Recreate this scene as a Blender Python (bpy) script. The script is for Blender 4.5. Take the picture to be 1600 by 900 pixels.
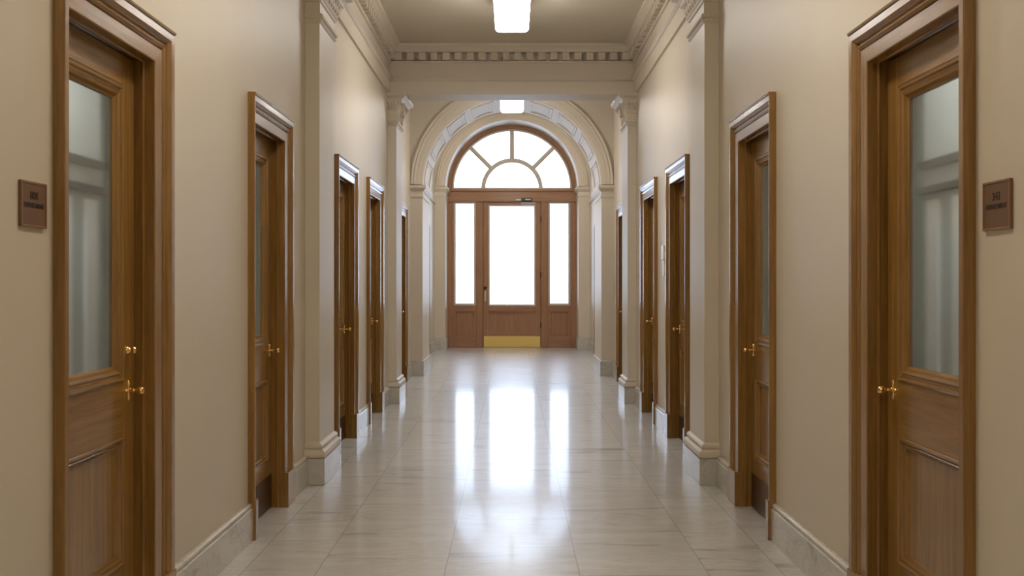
import bpy, bmesh, math, random
from mathutils import Vector, Matrix
PI = math.pi
random.seed(7)
for o in list(bpy.data.objects):
    bpy.data.objects.remove(o)
scene = bpy.context.scene
COL = scene.collection

# ------------------------------------------------------------------ camera
# x to the right, y down the corridor, z up; eye 1.45 m above the floor
cd = bpy.data.cameras.new('camera')
cam = bpy.data.objects.new('camera', cd)
COL.objects.link(cam)
cam.location = (0, 0, 1.45)
cam.rotation_euler = (PI / 2, 0, 0)
cd.sensor_width = 36.0
cd.sensor_fit = 'HORIZONTAL'
cd.lens = 36.0                       # 1600 px focal length in a 1600 px frame
cd.shift_y = -10 / 1600
cd.clip_start = 0.05
scene.camera = cam

# ------------------------------------------------------------------ world, exposure
SKY = (0.68, 0.80, 1.0)
SKY_STRENGTH = 2.6
LAMP = 15.0                          # radiance of the corridor lamp lenses
LAMP_COL = (1.0, 0.955, 0.89)         # lamps in view, and the added one between the arches
FILL_WARM = (1.0, 0.90, 0.74)         # unseen lamps overhead and behind, added as warm fill
w = bpy.data.worlds.new('sky')
scene.world = w
w.use_nodes = True
bg = w.node_tree.nodes['Background']
bg.inputs[0].default_value = (*SKY, 1)
bg.inputs[1].default_value = SKY_STRENGTH
scene.view_settings.view_transform = 'Standard'
scene.view_settings.look = 'None'
scene.view_settings.exposure = 1.03
scene.view_settings.gamma = 1.0
scene.view_settings.use_curve_mapping = False


def area_light(name, loc, rot, sx, sy, power, col):
    ld = bpy.data.lights.new(name, 'AREA')
    ld.shape = 'RECTANGLE'
    ld.size, ld.size_y = sx, sy
    ld.energy = power
    ld.color = col
    o = bpy.data.objects.new(name, ld)
    o.location = loc
    o.rotation_euler = rot
    COL.objects.link(o)
    return o


# daylight portal in the arched opening (only guides the sampling of the sky)
pl = area_light('daylight_portal', (0, 22.62, 2.45), (-PI / 2, 0, 0), 2.9, 4.9, 1, (1, 1, 1))
pl.data.cycles.is_portal = True


# ------------------------------------------------------------------ materials
def nmat(name):
    m = bpy.data.materials.new(name)
    m.use_nodes = True
    nt = m.node_tree
    return m, nt, nt.nodes['Principled BSDF']


def N(nt, t, **kw):
    n = nt.nodes.new(t)
    for k, v in kw.items():
        setattr(n, k, v)
    return n


def paint(name, col, rough=0.42, spec=0.5):
    m, nt, b = nmat(name)
    tc = N(nt, 'ShaderNodeTexCoord')
    no = N(nt, 'ShaderNodeTexNoise')
    no.inputs['Scale'].default_value = 260
    no.inputs['Detail'].default_value = 2
    bu = N(nt, 'ShaderNodeBump')
    bu.inputs['Strength'].default_value = 0.06
    bu.inputs['Distance'].default_value = 0.002
    nt.links.new(tc.outputs['Object'], no.inputs['Vector'])
    nt.links.new(no.outputs['Fac'], bu.inputs['Height'])
    nt.links.new(bu.outputs[0], b.inputs['Normal'])
    n2 = N(nt, 'ShaderNodeTexNoise')
    n2.inputs['Scale'].default_value = 1.3
    n2.inputs['Detail'].default_value = 3
    mx = N(nt, 'ShaderNodeMixRGB')
    mx.inputs[1].default_value = (*col, 1)
    mx.inputs[2].default_value = (*[c * 0.94 for c in col], 1)
    nt.links.new(tc.outputs['Object'], n2.inputs['Vector'])
    nt.links.new(n2.outputs['Fac'], mx.inputs[0])
    nt.links.new(mx.outputs[0], b.inputs['Base Color'])
    b.inputs['Roughness'].default_value = rough
    b.inputs['Specular IOR Level'].default_value = spec
    return m


def wood(name, c1, c2, axis, rough=0.28):
    m, nt, b = nmat(name)
    tc = N(nt, 'ShaderNodeTexCoord')
    mp = N(nt, 'ShaderNodeMapping')
    sc = [34, 34, 34]
    sc[axis] = 1.6
    mp.inputs['Scale'].default_value = sc
    n1 = N(nt, 'ShaderNodeTexNoise')
    n1.inputs['Scale'].default_value = 1.0
    n1.inputs['Detail'].default_value = 5
    n1.inputs['Roughness'].default_value = 0.62
    n1.inputs['Distortion'].default_value = 0.4
    mp2 = N(nt, 'ShaderNodeMapping')
    sc2 = [210, 210, 210]
    sc2[axis] = 9
    mp2.inputs['Scale'].default_value = sc2
    n2 = N(nt, 'ShaderNodeTexNoise')
    n2.inputs['Scale'].default_value = 1.0
    n2.inputs['Detail'].default_value = 2
    L = nt.links.new
    L(tc.outputs['Object'], mp.inputs[0]); L(mp.outputs[0], n1.inputs['Vector'])
    L(tc.outputs['Object'], mp2.inputs[0]); L(mp2.outputs[0], n2.inputs['Vector'])
    ad = N(nt, 'ShaderNodeMath', operation='MULTIPLY_ADD')
    ad.inputs[1].default_value = 0.35
    L(n2.outputs['Fac'], ad.inputs[0]); L(n1.outputs['Fac'], ad.inputs[2])
    cr = N(nt, 'ShaderNodeValToRGB')
    cr.color_ramp.elements[0].position = 0.42
    cr.color_ramp.elements[0].color = (*c2, 1)
    cr.color_ramp.elements[1].position = 0.88
    cr.color_ramp.elements[1].color = (*c1, 1)
    L(ad.outputs[0], cr.inputs[0]); L(cr.outputs[0], b.inputs['Base Color'])
    bu = N(nt, 'ShaderNodeBump')
    bu.inputs['Strength'].default_value = 0.05
    bu.inputs['Distance'].default_value = 0.001
    L(n2.outputs['Fac'], bu.inputs['Height']); L(bu.outputs[0], b.inputs['Normal'])
    b.inputs['Roughness'].default_value = rough
    b.inputs['Coat Weight'].default_value = 0.45
    b.inputs['Coat Roughness'].default_value = 0.16
    return m


def marble_nodes(nt, scale_vec, base, vein):
    L = nt.links.new
    tc = N(nt, 'ShaderNodeTexCoord')
    mp = N(nt, 'ShaderNodeMapping')
    mp.inputs['Scale'].default_value = scale_vec
    L(tc.outputs['Object'], mp.inputs[0])
    n1 = N(nt, 'ShaderNodeTexNoise')
    n1.inputs['Scale'].default_value = 1.0
    n1.inputs['Detail'].default_value = 8
    n1.inputs['Roughness'].default_value = 0.62
    n1.inputs['Distortion'].default_value = 1.3
    L(mp.outputs[0], n1.inputs['Vector'])
    cr = N(nt, 'ShaderNodeValToRGB')
    e = cr.color_ramp.elements
    e[0].position = 0.30; e[0].color = (*vein, 1)
    e[1].position = 0.75; e[1].color = (*[min(1, c * 1.07) for c in base], 1)
    m1 = e.new(0.45); m1.color = (*base, 1)
    m2 = e.new(0.505); m2.color = (*[0.72 * b_ + 0.28 * v_ for b_, v_ in zip(base, vein)], 1)
    m3 = e.new(0.535); m3.color = (*base, 1)
    L(n1.outputs['Fac'], cr.inputs[0])
    return tc, mp, n1, cr


def floor_material():
    m, nt, b = nmat('marble_floor')
    L = nt.links.new
    base, vein = (0.61, 0.60, 0.585), (0.27, 0.27, 0.265)
    tc, mp, n1, cr = marble_nodes(nt, (1.1, 5.0, 1), base, vein)
    sp = N(nt, 'ShaderNodeSeparateXYZ')
    L(tc.outputs['Object'], sp.inputs[0])

    def M(op, a=None, b_=None, c=None):
        n = N(nt, 'ShaderNodeMath', operation=op)
        for i, v in enumerate((a, b_, c)):
            if v is None:
                continue
            if isinstance(v, (int, float)):
                n.inputs[i].default_value = v
            else:
                L(v, n.inputs[i])
        return n.outputs[0]
    ax = M('ABSOLUTE', sp.outputs[0])
    lines = [0.335, 0.975, 1.345]
    mask = None
    for g in lines:
        k = M('LESS_THAN', M('ABSOLUTE', M('SUBTRACT', ax, g)), 0.0026)
        mask = k if mask is None else M('MAXIMUM', mask, k)
    # course number across the corridor, signed so that the two sides differ
    cid = M('ADD', M('GREATER_THAN', ax, lines[0]), M('ADD', M('GREATER_THAN', ax, lines[1]), M('GREATER_THAN', ax, lines[2])))
    sgn = M('SIGN', sp.outputs[0])
    cs = M('MULTIPLY', cid, sgn)
    yy = M('DIVIDE', M('ADD', sp.outputs[1], M('MULTIPLY', cs, 0.37)), 1.29)
    fr = M('FRACT', yy)
    ty = M('LESS_THAN', M('ABSOLUTE', M('SUBTRACT', fr, 0.876)), 0.0021)
    mask = M('MAXIMUM', mask, ty)
    # every slab its own tone and its own piece of stone
    tid = M('ADD', M('FLOOR', M('ADD', yy, 0.124)), M('MULTIPLY', cs, 17.3))
    wn = N(nt, 'ShaderNodeTexWhiteNoise', noise_dimensions='1D')
    L(tid, wn.inputs['W'])
    cb = N(nt, 'ShaderNodeCombineXYZ')
    L(M('MULTIPLY', wn.outputs['Value'], 40), cb.inputs[0])
    L(M('MULTIPLY', wn.outputs['Value'], 23), cb.inputs[1])
    L(cb.outputs[0], mp.inputs['Location'])
    tone = M('MULTIPLY_ADD', wn.outputs['Value'], 0.10, 0.94)
    tv = N(nt, 'ShaderNodeVectorMath', operation='SCALE')
    L(cr.outputs[0], tv.inputs[0]); L(tone, tv.inputs['Scale'])
    mx = N(nt, 'ShaderNodeMixRGB')
    L(M('MULTIPLY', mask, 0.62), mx.inputs[0])
    L(tv.outputs[0], mx.inputs[1])
    mx.inputs[2].default_value = (0.13, 0.12, 0.105, 1)
    L(mx.outputs[0], b.inputs['Base Color'])
    ro = M('MULTIPLY_ADD', n1.outputs['Fac'], 0.08, 0.27)
    L(ro, b.inputs['Roughness'])
    # slabs are a hair out of level with each other
    wave = N(nt, 'ShaderNodeTexNoise')
    wave.inputs['Scale'].default_value = 1.2
    wave.inputs['Detail'].default_value = 1
    L(tc.outputs['Object'], wave.inputs['Vector'])
    bu = N(nt, 'ShaderNodeBump')
    bu.inputs['Strength'].default_value = 0.10
    bu.inputs['Distance'].default_value = 0.004
    L(wave.outputs['Fac'], bu.inputs['Height'])
    L(bu.outputs[0], b.inputs['Normal'])
    b.inputs['Specular IOR Level'].default_value = 0.85
    b.inputs['Coat Weight'].default_value = 0.42
    b.inputs['Coat IOR'].default_value = 1.4
    b.inputs['Coat Roughness'].default_value = 0.085
    return m


def marble(name, base, vein, sv, rough):
    m, nt, b = nmat(name)
    tc, mp, n1, cr = marble_nodes(nt, sv, base, vein)
    nt.links.new(cr.outputs[0], b.inputs['Base Color'])
    b.inputs['Roughness'].default_value = rough
    return m


def metal(name, col, rough):
    m, nt, b = nmat(name)
    tc = N(nt, 'ShaderNodeTexCoord')
    no = N(nt, 'ShaderNodeTexNoise')
    no.inputs['Scale'].default_value = 40
    nt.links.new(tc.outputs['Object'], no.inputs['Vector'])
    mr = N(nt, 'ShaderNodeMapRange')
    mr.inputs['To Min'].default_value = rough * 0.8
    mr.inputs['To Max'].default_value = rough * 1.25
    nt.links.new(no.outputs['Fac'], mr.inputs['Value'])
    nt.links.new(mr.outputs[0], b.inputs['Roughness'])
    b.inputs['Base Color'].default_value = (*col, 1)
    b.inputs['Metallic'].default_value = 1.0
    return m


def plain(name, col, rough=0.5):
    m, nt, b = nmat(name)
    tc = N(nt, 'ShaderNodeTexCoord')
    no = N(nt, 'ShaderNodeTexNoise')
    no.inputs['Scale'].default_value = 30
    mx = N(nt, 'ShaderNodeMixRGB')
    mx.inputs[1].default_value = (*col, 1)
    mx.inputs[2].default_value = (*[c * 0.9 for c in col], 1)
    nt.links.new(tc.outputs['Object'], no.inputs['Vector'])
    nt.links.new(no.outputs['Fac'], mx.inputs[0])
    nt.links.new(mx.outputs[0], b.inputs['Base Color'])
    b.inputs['Roughness'].default_value = rough
    return m


def emitter(name, col, strength):
    m = bpy.data.materials.new(name)
    m.use_nodes = True
    nt = m.node_tree
    nt.nodes.remove(nt.nodes['Principled BSDF'])
    e = N(nt, 'ShaderNodeEmission')
    e.inputs[0].default_value = (*col, 1)
    e.inputs[1].default_value = strength
    nt.links.new(e.outputs[0], nt.nodes['Material Output'].inputs[0])
    return m


def clear_glass():
    m = bpy.data.materials.new('clear_glass')
    m.use_nodes = True
    nt = m.node_tree
    nt.nodes.remove(nt.nodes['Principled BSDF'])
    tr = N(nt, 'ShaderNodeBsdfTransparent')
    tr.inputs[0].default_value = (0.97, 0.985, 1.0, 1)
    gl = N(nt, 'ShaderNodeBsdfGlossy')
    gl.inputs['Roughness'].default_value = 0.03
    fr = N(nt, 'ShaderNodeFresnel')
    fr.inputs[0].default_value = 1.45
    mx = N(nt, 'ShaderNodeMixShader')
    nt.links.new(fr.outputs[0], mx.inputs[0])
    nt.links.new(tr.outputs[0], mx.inputs[1])
    nt.links.new(gl.outputs[0], mx.inputs[2])
    nt.links.new(mx.outputs[0], nt.nodes['Material Output'].inputs[0])
    return m


def frosted_glass():
    m, nt, b = nmat('frosted_glass')
    b.inputs['Base Color'].default_value = (0.93, 0.96, 0.94, 1)
    b.inputs['Transmission Weight'].default_value = 0.93
    b.inputs['Roughness'].default_value = 0.045
    b.inputs['IOR'].default_value = 1.22
    tc = N(nt, 'ShaderNodeTexCoord')
    no = N(nt, 'ShaderNodeTexNoise')
    no.inputs['Scale'].default_value = 300
    bu = N(nt, 'ShaderNodeBump')
    bu.inputs['Strength'].default_value = 0.03
    bu.inputs['Distance'].default_value = 0.001
    nt.links.new(tc.outputs['Object'], no.inputs['Vector'])
    nt.links.new(no.outputs['Fac'], bu.inputs['Height'])
    nt.links.new(bu.outputs[0], b.inputs['Normal'])
    return m


WALL = paint('wall_paint', (0.64, 0.562, 0.455), 0.46)
TRIM = paint('trim_paint', (0.65, 0.573, 0.465), 0.44)
CEIL = paint('ceiling_paint', (0.62, 0.56, 0.45), 0.6)
OFFICE = paint('office_paint', (0.36, 0.42, 0.38), 0.6)
W1, W2 = (0.315, 0.165, 0.042), (0.185, 0.088, 0.017)
WOOD_V = wood('oak_upright', W1, W2, 2, 0.24)
WOOD_H = wood('oak_level', W1, W2, 1, 0.24)
WOOD_X = wood('oak_across', (0.40, 0.205, 0.112), (0.25, 0.12, 0.058), 0, 0.3)
WOOD_E = wood('exit_oak_upright', (0.40, 0.205, 0.112), (0.25, 0.12, 0.058), 2, 0.3)
FLOOR = floor_material()
MARB = marble('marble_skirting', (0.55, 0.52, 0.47), (0.36, 0.34, 0.30), (3, 3, 6), 0.22)
BRASS = metal('brass', (0.86, 0.56, 0.22), 0.2)
KICK = metal('bronze_kick', (0.16, 0.10, 0.06), 0.32)
KICKB = metal('brass_kick', (0.83, 0.63, 0.22), 0.3)
STEEL = metal('satin_steel', (0.55, 0.53, 0.5), 0.35)
DARK = metal('dark_steel', (0.09, 0.085, 0.08), 0.4)
SIGN = plain('bronze_sign', (0.17, 0.088, 0.045), 0.42)
SIGNB = plain('bronze_sign_edge', (0.26, 0.135, 0.07), 0.35)
INK = plain('dark_lettering', (0.030, 0.016, 0.009), 0.5)
WHITE = plain('white_enamel', (0.75, 0.75, 0.73), 0.35)
LENS = emitter('lamp_lens', LAMP_COL, LAMP)
FILL_LENS = emitter('warm_fill_lens', FILL_WARM, LAMP)  # only on the added lamps out of view
OFFICE_FILL = emitter('office_fill_lens', (0.93, 0.97, 1.0), 12)  # glow of the added side room lamps
GLASS = clear_glass()
FROST = frosted_glass()
PUTTY = plain('pale_glazing_bead', (0.60, 0.53, 0.45), 0.4)
GAP = plain('dark_seal', (0.02, 0.012, 0.008), 0.8)


# ------------------------------------------------------------------ mesh helpers
class MB:
    def __init__(s):
        s.bm = bmesh.new()

    def box(s, x0, x1, y0, y1, z0, z1):
        x0, x1 = min(x0, x1), max(x0, x1)
        vs = [s.bm.verts.new((x, y, z)) for x in (x0, x1) for y in (y0, y1) for z in (z0, z1)]
        for f in ((0, 1, 3, 2), (4, 6, 7, 5), (0, 4, 5, 1), (2, 3, 7, 6), (0, 2, 6, 4), (1, 5, 7, 3)):
            s.bm.faces.new([vs[i] for i in f])
        return s

    def loft(s, rings, closed=True, caps=True):
        R = [[s.bm.verts.new(p) for p in r] for r in rings]
        n = len(R[0])
        for a, b in zip(R, R[1:]):
            for i in range(n if closed else n - 1):
                j = (i + 1) % n
                s.bm.faces.new((a[i], a[j], b[j], b[i]))
        if caps and closed:
            s.bm.faces.new(R[0][::-1])
            s.bm.faces.new(R[-1])
        return s

    def lathe(s, p, axis, prof, n=20):
        """prof: (distance along axis, radius)"""
        a = Vector(axis).normalized()
        u = a.orthogonal().normalized()
        v = a.cross(u)
        p = Vector(p)
        rings = [[p + a * d + (u * math.cos(2 * PI * k / n) + v * math.sin(2 * PI * k / n)) * max(r, 1e-4) for k in range(n)] for d, r in prof]
        return s.loft(rings)

    def cyl(s, p0, p1, r, n=16):
        d = Vector(p1) - Vector(p0)
        return s.lathe(p0, d, [(0, r), (d.length, r)], n)

    def egg(s, c, rx, ry, rz, nu=10, nv=7):
        rings = []
        for i in range(nv + 1):
            t = -PI / 2 + PI * i / nv
            k = max(math.cos(t), 0.02)
            rings.append([(c[0] + rx * k * math.cos(2 * PI * j / nu), c[1] + ry * k * math.sin(2 * PI * j / nu), c[2] + rz * math.sin(t)) for j in range(nu)])
        return s.loft(rings)

    def arc(s, prof, cz, a0=0, a1=PI, n=64):
        """prof: closed list of (radius, y), swept about the y axis through (0, cz)"""
        rings = []
        for i in range(n + 1):
            a = a0 + (a1 - a0) * i / n
            rings.append([(r * math.cos(a), y, cz + r * math.sin(a)) for r, y in prof])
        return s.loft(rings)

    def build(s, name, mat, parent=None, smooth=False, bevel=0, origin=None):
        bmesh.ops.recalc_face_normals(s.bm, faces=s.bm.faces)
        if origin is None:
            origin = Vector((0, 0, 0))
            q = parent
            while q is not None:
                origin = origin + Vector(q.location)
                q = q.parent
            loc = Vector((0, 0, 0))
        else:
            origin = Vector(origin)
            loc = origin
        for v in s.bm.verts:
            v.co -= origin
        me = bpy.data.meshes.new(name)
        s.bm.to_mesh(me)
        s.bm.free()
        me.materials.append(mat)
        o = bpy.data.objects.new(name, me)
        o.location = loc
        COL.objects.link(o)
        if parent is not None:
            o.parent = parent
        if smooth:
            for p in me.polygons:
                p.use_smooth = True
            try:
                me.set_sharp_from_angle(angle=math.radians(42))
            except Exception:
                pass
        if bevel:
            m = o.modifiers.new('bevel', 'BEVEL')
            m.width = bevel
            m.segments = 2
            m.limit_method = 'ANGLE'
            m.harden_normals = False
        return o


def grain(o, mat2, axis):
    """give the faces that run along `axis` the timber with grain along it"""
    me = o.data
    me.materials.append(mat2)
    for p in me.polygons:
        best, d = -1, None
        vs = [me.vertices[i].co for i in p.vertices]
        for a, b in zip(vs, vs[1:] + vs[:1]):
            e = b - a
            if e.length > best:
                best, d = e.length, e
        if abs(d[axis]) > abs(d[2]):
            p.material_index = 1
    return o


def empty(name, loc):
    o = bpy.data.objects.new(name, None)
    o.location = loc
    o.empty_display_size = 0.1
    COL.objects.link(o)
    return o


def struct(o):
    o['kind'] = 'structure'
    return o


def tag(o, label, cat, group=None):
    o['label'] = label
    o['category'] = cat
    if group:
        o['group'] = group
    return o


# ------------------------------------------------------------------ plan of the corridor
WT = 0.13                                   # wall thickness
SECT = [(-9.0, 12.62, 1.48, 4.26), (12.62, 15.7, 1.56, 4.95), (17.0, 22.3, 1.645, 5.35)]
# side, face X, outer near, opening near, opening far, outer far, top of casing
DOORS = [
    (-1, 1.448, 3.30, 3.37, 4.18, 4.377, 2.50), (1, 1.448, 3.268, 3.343, 4.205, 4.385, 2.50),
    (-1, 1.448, 5.735, 5.79, 6.57, 6.78, 2.50), (1, 1.448, 5.735, 5.79, 6.60, 6.80, 2.50),
    (-1, 1.448, 8.53, 8.60, 9.47, 9.63, 2.50), (1, 1.448, 8.53, 8.60, 9.47, 9.63, 2.50),
    (-1, 1.448, 10.40, 10.47, 11.34, 11.54, 2.50), (1, 1.448, 10.40, 10.47, 11.34, 11.54, 2.50),
    (-1, 1.528, 13.86, 13.93, 14.80, 15.0, 2.53), (1, 1.528, 13.86, 13.93, 14.80, 15.0, 2.53),
    (-1, 1.613, 18.6, 18.68, 19.86, 20.07, 2.55), (1, 1.613, 18.6, 18.68, 19.86, 20.07, 2.55),
]
PIL = [(1.70, 2.29), (7.33, 7.92), (12.2, 12.80)]


def opening_top(d):
    return d[6] - 0.15


# ------------------------------------------------------------------ floor, walls, ceiling
struct(MB().box(-3.9, 3.9, -9.2, 23.6, -0.12, 0).build('floor', FLOOR))

for s, nm in ((-1, 'left'), (1, 'right')):
    mb = MB()
    for (y0, y1, X, H) in SECT:
        H2 = H + 0.05
        cur = y0
        for d in [d for d in DOORS if d[0] == s and y0 < d[3] < y1]:
            a, b, t = d[3] - 0.02, d[4] + 0.02, opening_top(d) + 0.02
            mb.box(s * X, s * (X + WT), cur, a, 0, H2)
            mb.box(s * X, s * (X + WT), a, b, t, H2)
            cur = b
        mb.box(s * X, s * (X + WT), cur, y1, 0, H2)
    struct(mb.build('wall_' + nm, WALL))
    # rooms beyond the doors
    o = MB().box(s * 3.7, s * 3.82, -3, 22.4, 0, 3.1)
    for yy in (2.0, 7.6, 12.5, 16.3, 22.3):
        X = 1.62 if yy < 12.6 else (1.70 if yy < 17 else 1.79)
        o.box(s * X, s * 3.7, yy, yy + 0.1, 0, 3.1)
    struct(o.build('wall_office_' + nm, OFFICE))
    struct(MB().box(s * 1.62, s * 3.8, -3, 22.4, 3.1, 3.2).build('ceiling_office_' + nm, CEIL))

struct(MB().box(-1.7, 1.7, -9.1, -9.0, 0, 4.3).build('wall_back', WALL))
c = MB()
c.box(-1.62, 1.62, -9.1, 12.5, 4.26, 4.36)
c.box(-1.7, 1.7, 12.5, 15.75, 4.95, 5.05)
c.box(-1.8, 1.8, 16.9, 22.5, 5.35, 5.45)
struct(c.build('ceiling', CEIL))


# ------------------------------------------------------------------ entablature with dentils, beams
ENT = [(0, 3.68), (0, 3.835), (0.012, 3.84), (0.03, 3.858), (0.03, 3.876), (-0.008, 3.882), (-0.008, 4.052),
       (0.012, 4.056), (0.022, 4.074), (-0.02, 4.078), (-0.02, 4.168), (0.072, 4.172), (0.075, 4.19), (0.088, 4.20),
       (0.10, 4.215), (0.128, 4.232), (0.135, 4.262)]
BAYS = [(-9.0, 1.70), (2.15, 7.42), (7.83, 12.2)]
BW = 1.456                                   # plane of the side architrave
k = 0
for (y0, y1) in BAYS:
    for s, nm in ((-1, 'left'), (1, 'right')):
        mb = MB()
        prof = [(s * (BW - o), z) for o, z in ENT] + [(s * 1.49, 4.262), (s * 1.49, 3.68)]
        mb.loft([[(x, y0, z) for x, z in prof], [(x, y1, z) for x, z in prof]])
        n = int((y1 - y0) / 0.142)
        for i in range(n):
            yc = y1 - 0.10 - i * 0.142
            mb.box(s * (BW - 0.068), s * (BW + 0.024), yc - 0.0425, yc + 0.0425, 4.08, 4.166)
        k += 1
        struct(mb.build('trim_%d' % k, TRIM))
# beams across the corridor at every pair of pilasters
for i, (y0, y1) in enumerate([(1.70, 2.15), (7.42, 7.83), (12.2, 12.6)]):
    top = 4.262 if i < 2 else 5.0
    mb = MB()
    fr = [(y0 - o, z) for o, z in ENT]
    if i < 2:
        bk = [(y1 + o, z) for o, z in reversed(ENT)]
    else:
        bk = [(y1, 5.0), (y1, 3.72), (y1 + 0.012, 3.715), (y1 + 0.012, 3.68)]
        fr.append((y0, 5.0))
    prof = fr + bk
    mb.loft([[(-1.5, y, z) for y, z in prof], [(1.5, y, z) for y, z in prof]])
    xs = [(j + 0.5) * 0.142 for j in range(-10, 10)]
    for xc in xs:
        if abs(xc) > BW - 0.09:
            continue
        mb.box(xc - 0.042, xc + 0.042, y0 - 0.068, y0 + 0.024, 4.08, 4.166)
        if i < 2:
            mb.box(xc - 0.042, xc + 0.042, y1 - 0.024, y1 + 0.068, 4.08, 4.166)
    k += 1
    struct(mb.build('trim_%d' % k, TRIM))


# ------------------------------------------------------------------ pilasters
def ring_stack(mb, s, X, y0, y1, wallX, prof):
    """prof: (offset, z); a three sided moulding around a pilaster"""
    rings = []
    for o, z in prof:
        rings.append([(s * wallX, y0 - o, z), (s * (X - o), y0 - o, z), (s * (X - o), y1 + o, z), (s * wallX, y1 + o, z)])
    mb.loft(rings)


for (y0, y1) in PIL:
    for s in (-1, 1):
        k += 1
        X = 1.377
        r = struct(empty('trim_%d' % k, (s * 1.43, y0, 0)))
        mb = MB()
        mb.box(s * X, s * 1.485, y0, y1, 0.28, 3.34)
        mb.build('pilaster_shaft', TRIM, r, bevel=0.004)
        mb = MB()
        mb.box(s * (X - 0.042), s * 1.485, y0 - 0.042, y1 + 0.042, 0, 0.188)
        mb.build('plinth_block', MARB, r, bevel=0.003)
        mb = MB()
        ring_stack(mb, s, X, y0, y1, 1.485, [(0.030, 0.188), (0.030, 0.194), (0.044, 0.196), (0.047, 0.215), (0.042, 0.235), (0.03, 0.248), (0.018, 0.252),
                                             (0.018, 0.258), (0.024, 0.262), (0.024, 0.275), (0.016, 0.285), (0.005, 0.292), (0, 0.30)])
        mb.build('base_moulding', TRIM, r, bevel=0.0)
        mb = MB()
        ring_stack(mb, s, X, y0, y1, 1.485, [(0, 3.30), (0.008, 3.306), (0.016, 3.316), (0.008, 3.328), (0.008, 3.334), (0.022, 3.338), (0.026, 3.352), (0.018, 3.366), (0.004, 3.37), (0.002, 3.45),
                                             (0.012, 3.454), (0.016, 3.472), (0.022, 3.476), (0.03, 3.50), (0.05, 3.56), (0.056, 3.575), (0.066, 3.58),
                                             (0.070, 3.60), (0.085, 3.625), (0.118, 3.64), (0.128, 3.645), (0.128, 3.682)])
        cap = mb.build('capital', TRIM, r)
        # egg course round the capital, in two rows of beads
        mb = MB()
        for row, (zz, off) in enumerate(((3.565, 0.050), (3.515, 0.032))):
            for j in range(3):
                xx = X + 0.012 + j * 0.034
                mb.egg((s * xx, y0 - off - 0.004, zz), 0.013, 0.016, 0.020)
            for j in range(7):
                yy = y0 + 0.04 + j * (y1 - y0 - 0.08) / 6
                mb.egg((s * (X - off), yy, zz), 0.012, 0.022, 0.018)
        mb.build('egg_course', TRIM, cap, smooth=True)
        if y0 < 12:
            continue
        # carved scroll and leaves on the corridor face
        mb = MB()
        ym = (y0 + y1) / 2
        pts = []
        for q in range(26):
            a = q / 25 * 3.2 * PI
            rr = 0.062 * (1 - q / 31)
            pts.append((ym + rr * math.cos(a), 3.50 + rr * math.sin(a)))
        rings = []
        for q, (yy, zz) in enumerate(pts):
            t = 0.010
            cx = s * (X - 0.045)
            dy, dz = yy - ym, zz - 3.50
            l = max(math.hypot(dy, dz), 1e-3)
            dy, dz = dy / l * t, dz / l * t
            rings.append([(cx - s * 0.022, yy - dy, zz - dz), (cx - s * 0.022, yy + dy, zz + dz), (cx + s * 0.035, yy + dy, zz + dz), (cx + s * 0.035, yy - dy, zz - dz)])
        mb.loft(rings)
        for j in range(5):
            yy = y0 + 0.06 + j * (y1 - y0 - 0.12) / 4
            rg = []
            for q in range(9):
                t = q / 8
                ww = 0.042 * math.sin(PI * min(1, 0.15 + t * 0.85)) + 0.004
                zz = 3.385 + 0.20 * t
                off = 0.012 + 0.085 * t ** 2.2
                rg.append([(s * (X - off + 0.012), yy - ww, zz), (s * (X - off - 0.006), yy, zz), (s * (X - off + 0.012), yy + ww, zz), (s * (X - off + 0.022), yy, zz)])
            mb.loft(rg)
        mb.build('carved_leaves', TRIM, cap, smooth=True)


# ------------------------------------------------------------------ doors
def sweep_casing(mb, s, wallX, d, w_in, prof, hbot=0.0, head=0.15):
    """door surround lofted round three sides with mitred corners"""
    _, X, n0, n1, f0, f1, top = d
    ht = top - head
    rings = []
    for st in range(4):
        R = []
        for u, t in prof:
            x = s * (wallX - t)
            if st == 0:
                R.append((x, n1 - u * (n1 - n0), hbot))
            elif st == 1:
                R.append((x, n1 - u * (n1 - n0), ht + u * head))
            elif st == 2:
                R.append((x, f0 + u * (f1 - f0), ht + u * head))
            else:
                R.append((x, f0 + u * (f1 - f0), hbot))
        rings.append(R)
    mb.loft(rings)


CPROF = [(0, -0.01), (0, 0.020), (0.03, 0.023), (0.40, 0.023), (0.425, 0.015), (0.45, 0.015), (0.47, 0.024), (0.53, 0.030), (0.58, 0.027),
         (0.63, 0.018), (0.66, 0.018), (0.68, 0.028), (0.74, 0.035), (0.78, 0.040), (0.97, 0.040), (1.0, 0.036), (1.0, -0.004)]


def frame_mould(mb, s, X, y0, y1, z0, z1, wd, prof):
    """rectangular picture frame moulding in a plane of constant x; prof (u 0..1 outwards to inwards, projection)"""
    outer = [(y0, z0), (y1, z0), (y1, z1), (y0, z1)]
    inn = [(1, 1), (-1, 1), (-1, -1), (1, -1)]
    R = []
    for (y, z), (a, b) in zip(outer, inn):
        R.append([(s * (X - t), y + a * u * wd, z + b * u * wd) for u, t in prof])
    R.append(R[0])
    mb.loft([r for r in R], caps=False)


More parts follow.
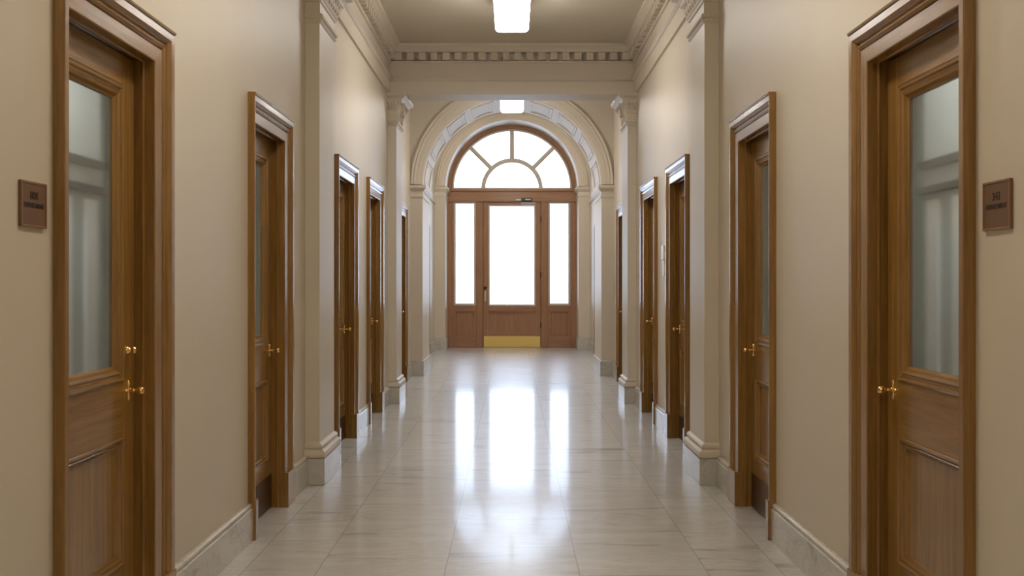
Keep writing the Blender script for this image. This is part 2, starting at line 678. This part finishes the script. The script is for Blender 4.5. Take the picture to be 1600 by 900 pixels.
def knob_set(root, s, X, y, z, name='door_handle'):
    hd = MB()
    # cross shaped rosette
    ax = (-s, 0, 0)
    hd.lathe((s * X, y, z), ax, [(0, 0.011), (0.004, 0.011), (0.007, 0.008), (0.009, 0.006)], 18)
    for dy, dz, ln in ((0, 1, 0.040), (0, -1, 0.040), (-1, 0, 0.030), (1, 0, 0.018)):
        pr = [(0, 0.004), (ln * 0.35, 0.0045), (ln * 0.6, 0.0085), (ln * 0.8, 0.0075), (ln, 0.001)]
        hd.lathe((s * (X - 0.003), y, z), (0, dy, dz), pr, 12)
    o = hd.build(name, BRASS, root, smooth=True)
    kb = MB()
    kb.lathe((s * X, y, z), ax, [(0, 0.006), (0.020, 0.0055), (0.026, 0.0075), (0.030, 0.0055), (0.036, 0.006), (0.042, 0.012), (0.050, 0.0165),
                                 (0.058, 0.017), (0.064, 0.0135), (0.067, 0.004)], 22)
    kb.build('knob', BRASS, o, smooth=True)
    return o


def make_door(i, d):
    s, X, n0, n1, f0, f1, top = d
    wallX = X + 0.032
    ht = top - 0.15
    LX = wallX + 0.062                         # face of the leaf
    root = struct(empty('door_%d' % i, (s * X, n1, 0)))
    ew = 0.022
    # surround
    mb = MB()
    sweep_casing(mb, s, wallX, d, ew, CPROF)
    cs = grain(mb.build('casing', WOOD_V, root), WOOD_H, 1)
    # separate level grain for the head: a thin cap along its top
    mb = MB()
    pr = [(0.0, 0.0395), (0.004, 0.044), (0.010, 0.045), (0.014, 0.042), (0.014, -0.004), (0.0, -0.004)]
    mb.loft([[(s * (wallX - t), n0, top + z) for z, t in pr], [(s * (wallX - t), f1 + 0.003, top + z) for z, t in pr]])
    mb.build('head_cap', WOOD_H, cs)
    # plinth blocks of the surround
    for (a, b) in ((n0 - 0.003, n1 + 0.002), (f0 - 0.002, f1 + 0.003)):
        MB().box(s * (wallX - 0.046), s * (wallX + 0.008), a, b, 0, 0.225).build('casing_block', WOOD_V, cs, bevel=0.004)
    # lining of the opening, with a bead and the stop
    mb = MB()
    lin = [(wallX + 0.0102, 0), (wallX + 0.020, 0), (wallX + 0.024, -0.006), (wallX + 0.030, -0.006), (wallX + 0.034, 0.0), (wallX + 0.060, 0.004), (LX + 0.07, 0.004),
           (LX + 0.07, 0.03), (wallX + 0.0102, 0.03)]
    rg = [[(s * x, n1 - t, 0) for x, t in lin], [(s * x, n1 - t, ht + t) for x, t in lin],
          [(s * x, f0 + t, ht + t) for x, t in lin], [(s * x, f0 + t, 0) for x, t in lin]]
    mb.loft(rg)
    grain(mb.build('door_lining', WOOD_V, root), WOOD_H, 1)
    # leaf: stiles and rails
    a, b, t = n1 + 0.001, f0 - 0.001, ht - 0.002
    g0, g1 = a + 0.195, b - 0.195
    if b - a > 1.0:
        g0, g1 = a + 0.21, b - 0.21
    gz0, gz1 = 1.10, t - 0.165
    pz0, pz1 = 0.33, 0.835
    x0, x1 = s * LX, s * (LX + 0.045)
    so = 0.132                                # plain stile width outside the mouldings
    lf = MB()
    lf.box(x0, x1, a, a + so, 0.006, t)
    lf.box(x0, x1, b - so, b, 0.006, t)
    lf.box(x0, x1, a + so, b - so, 0.006, pz0 - 0.002)
    lf.box(x0, x1, a + so, b - so, pz1, gz0 - 0.045)
    lf.box(x0, x1, a + so, b - so, gz1 + 0.045, t)
    leaf = grain(lf.build('leaf', WOOD_V, root), WOOD_H, 1)
    mb = MB()
    MP = [(0, -0.004), (0, 0.007), (0.12, 0.011), (0.28, 0.009), (0.36, 0.0), (0.44, 0.0), (0.55, 0.005), (0.72, 0.001), (0.86, -0.010), (1.0, -0.014), (1.0, -0.03), (0.0, -0.03)]
    frame_mould(mb, s, LX, a + so, b - so, gz0 - 0.045, gz1 + 0.045, 0.063, MP)
    grain(mb.build('glazing_bead', WOOD_V, leaf), WOOD_H, 1)
    mb = MB()
    frame_mould(mb, s, LX, a + so, b - so, pz0, pz1, 0.045, MP)
    grain(mb.build('panel_moulding', WOOD_V, leaf), WOOD_H, 1)
    MB().box(s * (LX + 0.014), s * (LX + 0.034), a + so + 0.03, b - so - 0.03, pz0 + 0.03, pz1 - 0.03).build('lower_panel', WOOD_V, leaf)
    MB().box(s * (LX + 0.018), s * (LX + 0.024), a + so + 0.05, b - so - 0.05, gz0 + 0.005, gz1 - 0.005).build('glass_pane', FROST, leaf)
    MB().box(s * (LX - 0.003), s * LX, a + 0.015, b - 0.015, 0.012, 0.222).build('kick_plate', KICK, leaf)
    knob_set(root, s, LX, b - 0.073, 1.014)
    if i == 1:
        y, z = b - 0.075, 1.175
        mb = MB()
        mb.lathe((s * LX, y, z), (-s, 0, 0), [(0, 0.019), (0.004, 0.019), (0.008, 0.016), (0.012, 0.011), (0.018, 0.010), (0.022, 0.014), (0.030, 0.016), (0.036, 0.012), (0.038, 0.003)], 20)
        mb.build('deadbolt', BRASS, root, smooth=True)
    return root


for i, d in enumerate(DOORS):
    make_door(i + 1, d)

# ------------------------------------------------------------------ skirting
for s, nm in ((-1, 'left'), (1, 'right')):
    mb = MB()
    stops = []
    for d in DOORS:
        if d[0] == s:
            stops.append((d[2] - 0.003, d[5] + 0.003))
    for p in PIL:
        stops.append((p[0] - 0.042, p[1] + 0.042))
    for (y0, y1, X, H) in SECT:
        cur = y0
        ss = sorted([q for q in stops if y0 <= (q[0] + q[1]) / 2 < y1])
        for q in ss + [(y1, y1)]:
            if q[0] - cur > 0.02:
                # slabs about 0.9 m long
                ln = q[0] - cur
                m = max(1, round(ln / 0.85))
                for j in range(m):
                    ya, yb = cur + ln * j / m + (0.0012 if j else 0), cur + ln * (j + 1) / m
                    pr = [(0, 0), (0.030, 0), (0.030, 0.176), (0.026, 0.180), (0.020, 0.182), (0.020, 0.186), (0.024, 0.190), (0.022, 0.200), (0.012, 0.206), (0, 0.208)]
                    mb.loft([[(s * (X - t), ya, z) for t, z in pr], [(s * (X - t), yb, z) for t, z in pr]])
            cur = max(cur, q[1])
    struct(mb.build('baseboard_' + nm, MARB))


# ------------------------------------------------------------------ arches
def arch_wall(name, y0, y1, R, cz, Xp, Xout, H, mat):
    inner, outer = [(Xp, 0), (Xp, cz)], [(Xout, 0), (Xout, cz)]
    ac = math.atan2(H - cz, Xout)
    A = sorted(set([PI * i / 64 for i in range(65)] + [ac, PI - ac]))
    for a in A:
        c_, s_ = math.cos(a), math.sin(a)
        inner.append((R * c_, cz + R * s_))
        tx = Xout / abs(c_) if abs(c_) > 1e-6 else 1e9
        tz = (H - cz) / s_ if s_ > 1e-6 else 1e9
        t = min(tx, tz)
        outer.append((t * c_, cz + t * s_))
    inner += [(-Xp, cz), (-Xp, 0)]
    outer += [(-Xout, cz), (-Xout, 0)]
    mb = MB()
    rings = [[(ix, y0, iz), (ox, y0, oz), (ox, y1, oz), (ix, y1, iz)] for (ix, iz), (ox, oz) in zip(inner, outer)]
    mb.loft(rings)
    return mb.build(name, mat)


A1 = dict(y0=15.7, y1=17.0, R=1.366, cz=2.91, Xp=1.372)
struct(arch_wall('wall_arch', A1['y0'], A1['y1'], A1['R'], A1['cz'], A1['Xp'], 1.75, 5.4, WALL))
A2 = dict(y0=21.7, y1=22.3, R=1.405, cz=3.47, Xp=1.41)
struct(arch_wall('wall_end', A2['y0'], A2['y1'] + 0.32, A2['R'], A2['cz'], A2['Xp'], 1.80, 5.45, WALL))


def archivolt(kk, y, R, cz, wd, th):
    P = [(0, 0), (0, 0.55), (0.04, 0.62), (0.30, 0.62), (0.32, 0.78), (0.62, 0.78), (0.64, 0.9), (0.70, 1.0), (0.78, 0.86), (0.84, 0.70), (0.90, 1.1), (1.0, 1.15), (1.0, 0)]
    mb = MB()
    mb.arc([(R + u * wd, y - t * th) for u, t in P], cz, 0, PI, 80)
    return struct(mb.build('trim_%d' % kk, TRIM, smooth=True))


k += 1
archivolt(k, 15.702, 1.366, 2.94, 0.185, 0.035)
k += 1
archivolt(k, 21.702, 1.405, 3.47, 0.20, 0.035)
# coffer frames on the underside of the first arch
k += 1
mb = MB()
R0 = A1['R']
for j in range(9):
    ac = PI * (j + 0.5) / 9
    da = PI / 9 * 0.39
    for (ra, rb, inset) in ((R0 - 0.010, R0 + 0.004, 0.0), (R0 - 0.006, R0 + 0.004, 0.045)):
        ya, yb = 15.86 + inset * 2, 16.84 - inset * 2
        a0, a1 = ac - da + inset * 0.9, ac + da - inset * 0.9
        tw = 0.02
        n = 8
        mb.arc([(ra, ya), (rb, ya), (rb, ya + tw), (ra, ya + tw)], A1['cz'], a0, a1, n)
        mb.arc([(ra, yb - tw), (rb, yb - tw), (rb, yb), (ra, yb)], A1['cz'], a0, a1, n)
        mb.arc([(ra, ya), (rb, ya), (rb, yb), (ra, yb)], A1['cz'], a0, a0 + tw / R0, 1)
        mb.arc([(ra, ya), (rb, ya), (rb, yb), (ra, yb)], A1['cz'], a1 - tw / R0, a1, 1)
struct(mb.build('trim_%d' % k, TRIM))


def impost(kk, y0, y1, Xp, Xout, z0, z1, s, pj):
    h = z1 - z0
    P = [(0.15, 0), (0.22, 0.06), (0.22, 0.22), (0.10, 0.26), (0.10, 0.50), (0.35, 0.55), (0.75, 0.68), (1.0, 0.78), (1.0, 1.0)]
    mb = MB()
    rings = []
    for o, t in P:
        q = o * pj
        z = z0 + t * h
        rings.append([(s * Xout, y0 - q, z), (s * (Xp - q), y0 - q, z), (s * (Xp - q), y1 + q, z), (s * Xout, y1 + q, z)])
    mb.loft(rings)
    return struct(mb.build('trim_%d' % kk, TRIM))


for s in (-1, 1):
    k += 1
    impost(k, 15.70, 17.0, 1.372, 1.7, 2.74, 2.925, s, 0.055)
    k += 1
    impost(k, 21.70, 22.3, 1.41, 1.7, 3.25, 3.455, s, 0.05)
    k += 1
    m = MB().box(s * 1.35, s * 1.70, 15.675, 17.02, 0, 0.235)
    struct(m.build('trim_%d' % k, MARB, bevel=0.005))
    k += 1
    m = MB().box(s * 1.385, s * 1.72, 21.67, 22.3, 0, 0.255)
    struct(m.build('trim_%d' % k, MARB, bevel=0.005))

# ------------------------------------------------------------------ glazed screen at the far end
YS = 22.36                                    # front of the screen
YB = YS + 0.09
CZ = 3.47
k += 1
fr = MB()
for s in (-1, 1):
    fr.box(s * 1.275, s * 1.45, YS, YB, 0, 3.26)
    fr.box(s * 0.632, s * 0.79, YS, YB, 0, 3.20)
    fr.box(s * 0.65, s * 0.77, YS - 0.012, YS, 0.0, 3.18)
    # lower timber below the side lights
    fr.box(s * 0.79, s * 1.275, YS + 0.01, YB, 0, 0.27)
    fr.box(s * 0.79, s * 1.275, YS + 0.01, YB, 0.80, 0.93)
    fr.box(s * 0.79, s * 0.85, YS + 0.01, YB, 0.27, 0.80)
    fr.box(s * 1.215, s * 1.275, YS + 0.01, YB, 0.27, 0.80)
    fr.box(s * 0.85, s * 1.215, YS + 0.045, YB - 0.01, 0.27, 0.80)
screen = struct(grain(fr.build('trim_%d' % k, WOOD_E, bevel=0.004), WOOD_X, 0))
fr = MB()
fr.box(-1.45, 1.45, YS - 0.01, YB, 3.20, 3.42)
fr.box(-1.45, 1.45, YS - 0.04, YB, 3.42, 3.472)
fr.box(-1.45, 1.45, YS - 0.025, YB, 3.19, 3.215)
fr.build('transom_bar', WOOD_X, screen, bevel=0.005)

# fanlight
win = struct(empty('window_1', (0, YS, CZ)))
fr = MB()
fr.arc([(1.305, YS + 0.03), (1.305, YB), (1.50, YB), (1.50, YS), (1.345, YS), (1.335, YS + 0.012)], CZ, 0, PI, 72)
fr.build('window_frame', WOOD_E, win, smooth=True)
fr = MB()
fr.arc([(1.272, YS + 0.035), (1.272, YB), (1.305, YB), (1.305, YS + 0.02), (1.29, YS + 0.02)], CZ, 0, PI, 72)
fr.box(-1.30, 1.30, YS + 0.02, YB, CZ - 0.015, CZ + 0.035)
fr.build('glazing_bead', PUTTY, win, smooth=True)
fr = MB()
fr.arc([(0.585, YS + 0.02), (0.585, YB - 0.01), (0.675, YB - 0.01), (0.675, YS + 0.02), (0.63, YS + 0.008)], CZ, 0, PI, 48)
fr.build('curved_glazing_bar', PUTTY, win, smooth=True)
for a in (PI / 2, PI * 0.25, PI * 0.75):
    b = MB()
    ca, sa = math.cos(a), math.sin(a)
    q = 0.046
    rg = []
    for r in (0.655, 1.285):
        px, pz = r * ca, CZ + r * sa
        rg.append([(px + sa * q, YS + 0.02, pz - ca * q), (px + sa * q, YB - 0.01, pz - ca * q), (px - sa * q, YB - 0.01, pz + ca * q), (px - sa * q, YS + 0.02, pz + ca * q), (px, YS + 0.008, pz)])
    b.loft(rg)
    b.build('glazing_bar', PUTTY, win)


def sector(r0, r1, a0, a1, y):
    mb = MB()
    n = 20
    rg = []
    for i in range(n + 1):
        a = a0 + (a1 - a0) * i / n
        rg.append([(r * math.cos(a), yy, CZ + r * math.sin(a)) for r, yy in ((r0, y), (r1, y), (r1, y + 0.006), (r0, y + 0.006))])
    mb.loft(rg)
    return mb


for j in range(4):
    sector(0.64, 1.29, PI * j / 4, PI * (j + 1) / 4, YS + 0.05).build('window_pane', GLASS, win)
sector(0.01, 0.64, 0, PI, YS + 0.05).build('window_pane', GLASS, win)


def bead_frame(mb, x0, x1, z0, z1, y0, y1, wd):
    mb.box(x0, x0 + wd, y0, y1, z0, z1)
    mb.box(x1 - wd, x1, y0, y1, z0, z1)
    mb.box(x0 + wd, x1 - wd, y0, y1, z0, z0 + wd)
    mb.box(x0 + wd, x1 - wd, y0, y1, z1 - wd, z1)


for n_, s in ((2, -1), (3, 1)):
    wr = struct(empty('window_%d' % n_, (s * 1.03, YS, 0.93)))
    x0, x1 = sorted((s * 0.79, s * 1.275))
    mb = MB()
    bead_frame(mb, x0, x1, 0.93, 3.20, YS + 0.02, YS + 0.07, 0.045)
    mb.build('window_frame', PUTTY, wr, bevel=0.004)
    MB().box(x0 + 0.03, x1 - 0.03, YS + 0.045, YS + 0.051, 0.96, 3.17).build('window_pane', GLASS, wr)

# exit door
er = struct(empty('door_13', (0, YS, 0)))
LY = YS + 0.02
mb = MB()
mb.box(-0.624, -0.515, LY, LY + 0.05, 0.008, 3.185)
mb.box(0.515, 0.624, LY, LY + 0.05, 0.008, 3.185)
mb.box(-0.515, 0.515, LY, LY + 0.05, 0.008, 0.36)
mb.box(-0.515, 0.515, LY, LY + 0.05, 0.80, 0.92)
mb.box(-0.515, 0.515, LY, LY + 0.05, 3.125, 3.185)
leaf = grain(mb.build('leaf', WOOD_E, er, bevel=0.003), WOOD_X, 0)
mb = MB()
bead_frame(mb, -0.515, 0.515, 0.36, 0.80, LY + 0.012, LY + 0.045, 0.03)
mb.box(-0.49, 0.49, LY + 0.03, LY + 0.038, 0.385, 0.775)
mb.build('lower_panel', WOOD_E, leaf)
mb = MB()
bead_frame(mb, -0.515, 0.515, 0.92, 3.125, LY + 0.004, LY + 0.045, 0.032)
mb.build('glazing_bead', PUTTY, leaf, bevel=0.003)
MB().box(-0.493, 0.493, LY + 0.022, LY + 0.028, 0.942, 3.103).build('glass_pane', GLASS, leaf)
MB().box(-0.615, 0.615, LY - 0.004, LY, 0.022, 0.258).build('kick_plate', KICKB, leaf)
# hardware
mb = MB()
mb.box(-0.64, -0.60, LY + 0.05, LY + 0.07, 0, 3.2)
mb.box(0.60, 0.64, LY + 0.05, LY + 0.07, 0, 3.2)
mb.box(-0.60, 0.60, LY + 0.05, LY + 0.07, 3.16, 3.2)
mb.build('door_stop', WOOD_E, er)
MB().box(-0.632, 0.632, YS - 0.02, YB + 0.02, 0, 0.012).build('threshold', STEEL, er)
mb = MB()
mb.box(-0.605, -0.565, LY - 0.008, LY, 1.02, 1.24)
mb.build('push_plate', STEEL, leaf, bevel=0.002)
mb = MB()
mb.lathe((-0.585, LY, 1.31), (0, -1, 0), [(0, 0.036), (0.01, 0.036), (0.016, 0.03), (0.03, 0.022), (0.045, 0.026), (0.055, 0.018), (0.057, 0.002)], 20)
mb.build('door_lock', DARK, leaf, smooth=True)
for z in (0.5, 1.6, 2.82):
    MB().cyl((0.628, YS - 0.008, z - 0.06), (0.628, YS - 0.008, z + 0.06), 0.012, 12).build('hinge', DARK, er, smooth=True)
mb = MB()
mb.box(0.20, 0.44, YS - 0.075, YS - 0.012, 3.20, 3.275)
cl = mb.build('door_closer', DARK, er, bevel=0.012)
MB().box(0.08, 0.21, YS - 0.06, YS - 0.012, 3.205, 3.255).build('closer_cylinder', STEEL, cl, bevel=0.015)
MB().box(0.29, 0.41, YS - 0.080, YS - 0.074, 3.225, 3.25).build('closer_plate', STEEL, cl, bevel=0.002)
mb = MB()
mb.box(0.20, 0.52, YS - 0.05, YS - 0.035, 3.15, 3.175)
mb.box(0.20, 0.50, YS - 0.045, YS + 0.018, 3.085, 3.13)
mb.build('closer_arm', STEEL, cl, bevel=0.004)

# outside landing
struct(MB().box(-6, 6, 22.72, 34, -0.14, -0.02).build('ground', plain('pale_paving', (0.7, 0.7, 0.7), 0.8)))


# ------------------------------------------------------------------ lamps
def make_fixture(y0, y1, zb, ztop, label, lens=LENS):
    ym = (y0 + y1) / 2
    r = empty('ceiling_light', (0, ym, ztop))
    tag(r, label, 'light fixture', 'strip lights along the corridor ceiling')
    # wraparound lens with rounded corners
    W, Hh, rc = 0.166, 0.075, 0.045
    rings = []
    lv = [(0.0, 0.030), (0.006, 0.014), (0.018, 0.004), (0.035, 0.0), (Hh, 0.0)]
    for z, ins in lv:
        w_, a, b = W - ins, y0 + ins, y1 - ins
        pts = []
        for cx, cy, q in ((w_ - rc, a + rc, 3), (w_ - rc, b - rc, 0), (-w_ + rc, b - rc, 1), (-w_ + rc, a + rc, 2)):
            for m in range(5):
                t = (q + m / 4) * PI / 2
                pts.append((cx + rc * math.cos(t), cy + rc * math.sin(t), zb + z))
        rings.append(pts)
    mb = MB()
    mb.loft(rings)
    mb.build('lamp_lens', lens, r, smooth=True)
    MB().box(-W - 0.004, W + 0.004, y0 - 0.006, y1 + 0.006, zb + Hh, zb + Hh + 0.018).build('lamp_housing', WHITE, r, bevel=0.006)
    for yy in (y0 + 0.22, y1 - 0.22):
        st = MB()
        st.cyl((0, yy, zb + Hh + 0.018), (0, yy, ztop), 0.007, 12)
        st.lathe((0, yy, ztop), (0, 0, -1), [(0, 0.045), (0.006, 0.045), (0.02, 0.018), (0.026, 0.008)], 18)
        st.build('lamp_stem', WHITE, r, smooth=True)
    return r


make_fixture(9.10, 10.30, 3.95, 4.26, 'large glowing white strip light hanging nearest in view at the top of the photo')
make_fixture(14.25, 15.20, 3.95, 4.95, 'small distant glowing strip light in front of the crown of the first arch')
make_fixture(3.60, 4.80, 3.95, 4.26, 'added fill light overhead between the first and second pairs of doors, above the frame', FILL_LENS)  # out of view, added to brighten the near bay
make_fixture(-1.60, -0.40, 3.95, 4.26, 'added fill light behind the viewer, first one back', FILL_LENS)  # added behind the camera to fill the faces turned towards it
make_fixture(-6.40, -5.20, 3.95, 4.26, 'added fill light behind the viewer, farthest back', FILL_LENS)  # second added lamp at the back, for more even brightness
make_fixture(17.6, 19.9, 5.05, 5.35, 'added fill light high between the two arches, hidden above the first arch')  # hidden lamp put in to brighten the end wall and screen

# unseen lamps added in the side rooms to light the frosted panes
for s, nm in ((-1, 'left'), (1, 'right')):
    for yy, where in ((4.4, 'behind the nearest glazed doors'), (10.2, 'behind the third pair of doors')):
        r = empty('office_fill_light', (s * 1.95, yy, 3.1))
        tag(r, 'added fill light in the %s side room %s' % (nm, where), 'light fixture')
        MB().box(s * 1.76, s * 2.14, yy - 0.5, yy + 0.5, 3.04, 3.10).build('lamp_housing', WHITE, r)
        MB().box(s * 1.78, s * 2.12, yy - 0.48, yy + 0.48, 3.025, 3.04).build('lamp_lens', OFFICE_FILL, r)

# ------------------------------------------------------------------ screens seen blurred through the frosted panes
PANEL = plain('pale_screen_fabric', (0.46, 0.49, 0.48), 0.8)
PANEL2 = plain('lighter_screen_fabric', (0.86, 0.86, 0.84), 0.8)
RAIL = plain('dark_rail', (0.035, 0.03, 0.025), 0.6)
for s, nm in ((-1, 'left'), (1, 'right')):
    r = empty('folding_screen', (s * 2.12, 4.7, 0))
    tag(r, 'pale screen with two dark rails, blurred behind frosted pane of nearest %s door' % nm, 'screen')
    MB().box(s * 2.12, s * 2.15, 4.25, 5.27, 0.02, 2.75).build('screen_panel', PANEL, r, bevel=0.004)
    for a, b in ((5.06, 5.20), (4.78, 4.90)):
        MB().box(s * 2.108, s * 2.12, a, b, 0.05, 1.86).build('fabric_strip', PANEL2, r)
    for z0, z1 in ((2.02, 2.06), (1.895, 1.93)):
        MB().box(s * 2.09, s * 2.12, 4.25, 5.27, z0, z1).build('screen_rail', RAIL, r)
    MB().box(s * 2.06, s * 2.2, 4.3, 4.36, 0.0, 0.03).build('screen_foot', RAIL, r)
    MB().box(s * 2.06, s * 2.2, 5.15, 5.21, 0.0, 0.03).build('screen_foot', RAIL, r)


# ------------------------------------------------------------------ signs
def text_mesh(body, size, depth=0.0006):
    cu = bpy.data.curves.new('lettering', 'FONT')
    cu.body = body
    cu.size = size
    cu.align_x = 'CENTER'
    cu.align_y = 'CENTER'
    cu.extrude = depth
    cu.offset = 0.0006
    o = bpy.data.objects.new('tmp', cu)
    COL.objects.link(o)
    bpy.context.view_layer.update()
    me = bpy.data.meshes.new_from_object(o.evaluated_get(bpy.context.evaluated_depsgraph_get()))
    bpy.data.objects.remove(o)
    me.materials.clear()
    me.materials.append(INK)
    return me


def make_sign(s, y0, y1, z0, z1, num, label):
    X = 1.48
    ym, zm = (y0 + y1) / 2, (z0 + z1) / 2
    r = empty('room_sign', (s * X, ym, zm))
    tag(r, label, 'sign')
    MB().box(s * (X - 0.008), s * X, y0, y1, z0, z1).build('sign_plate', SIGN, r, bevel=0.0015)
    mb = MB()
    t = 0.007
    xa, xb = s * (X - 0.0105), s * (X - 0.007)
    mb.box(xa, xb, y0, y0 + t, z0, z1)
    mb.box(xa, xb, y1 - t, y1, z0, z1)
    mb.box(xa, xb, y0 + t, y1 - t, z0, z0 + t)
    mb.box(xa, xb, y0 + t, y1 - t, z1 - t, z1)
    mb.build('sign_border', SIGNB, r, bevel=0.001)
    for body, size, dz in ((num, 0.034, 0.026), ('DEPARTMENT', 0.021, -0.004)):
        me = text_mesh(body, size)
        o = bpy.data.objects.new('lettering', me)
        COL.objects.link(o)
        o.parent = r
        o.location = (-s * 0.0085, 0, dz)
        o.rotation_euler = (PI / 2, 0, PI / 2 if s < 0 else -PI / 2)
        o.scale = (1.0, 1.0, 1.0)


make_sign(-1, 3.07, 3.238, 1.617, 1.757, '808', 'small brown plaque numbered 808 on the left wall before the nearest left door')
make_sign(1, 3.025, 3.20, 1.607, 1.757, '343', 'small brown plaque numbered 343 on the right wall before the nearest right door')

# pale fitting on the right wall, just past the third door on that side
r = empty('wall_fitting', (1.48, 9.93, 1.66))
tag(r, 'small white fitting on the right wall just between the two doors past the first pilaster', 'wall fitting')
MB().box(1.455, 1.48, 9.86, 10.0, 1.66, 1.80).build('fitting_body', WHITE, r, bevel=0.008)
MB().box(1.465, 1.48, 9.88, 9.98, 1.50, 1.655).build('fitting_plate', WHITE, r, bevel=0.005)
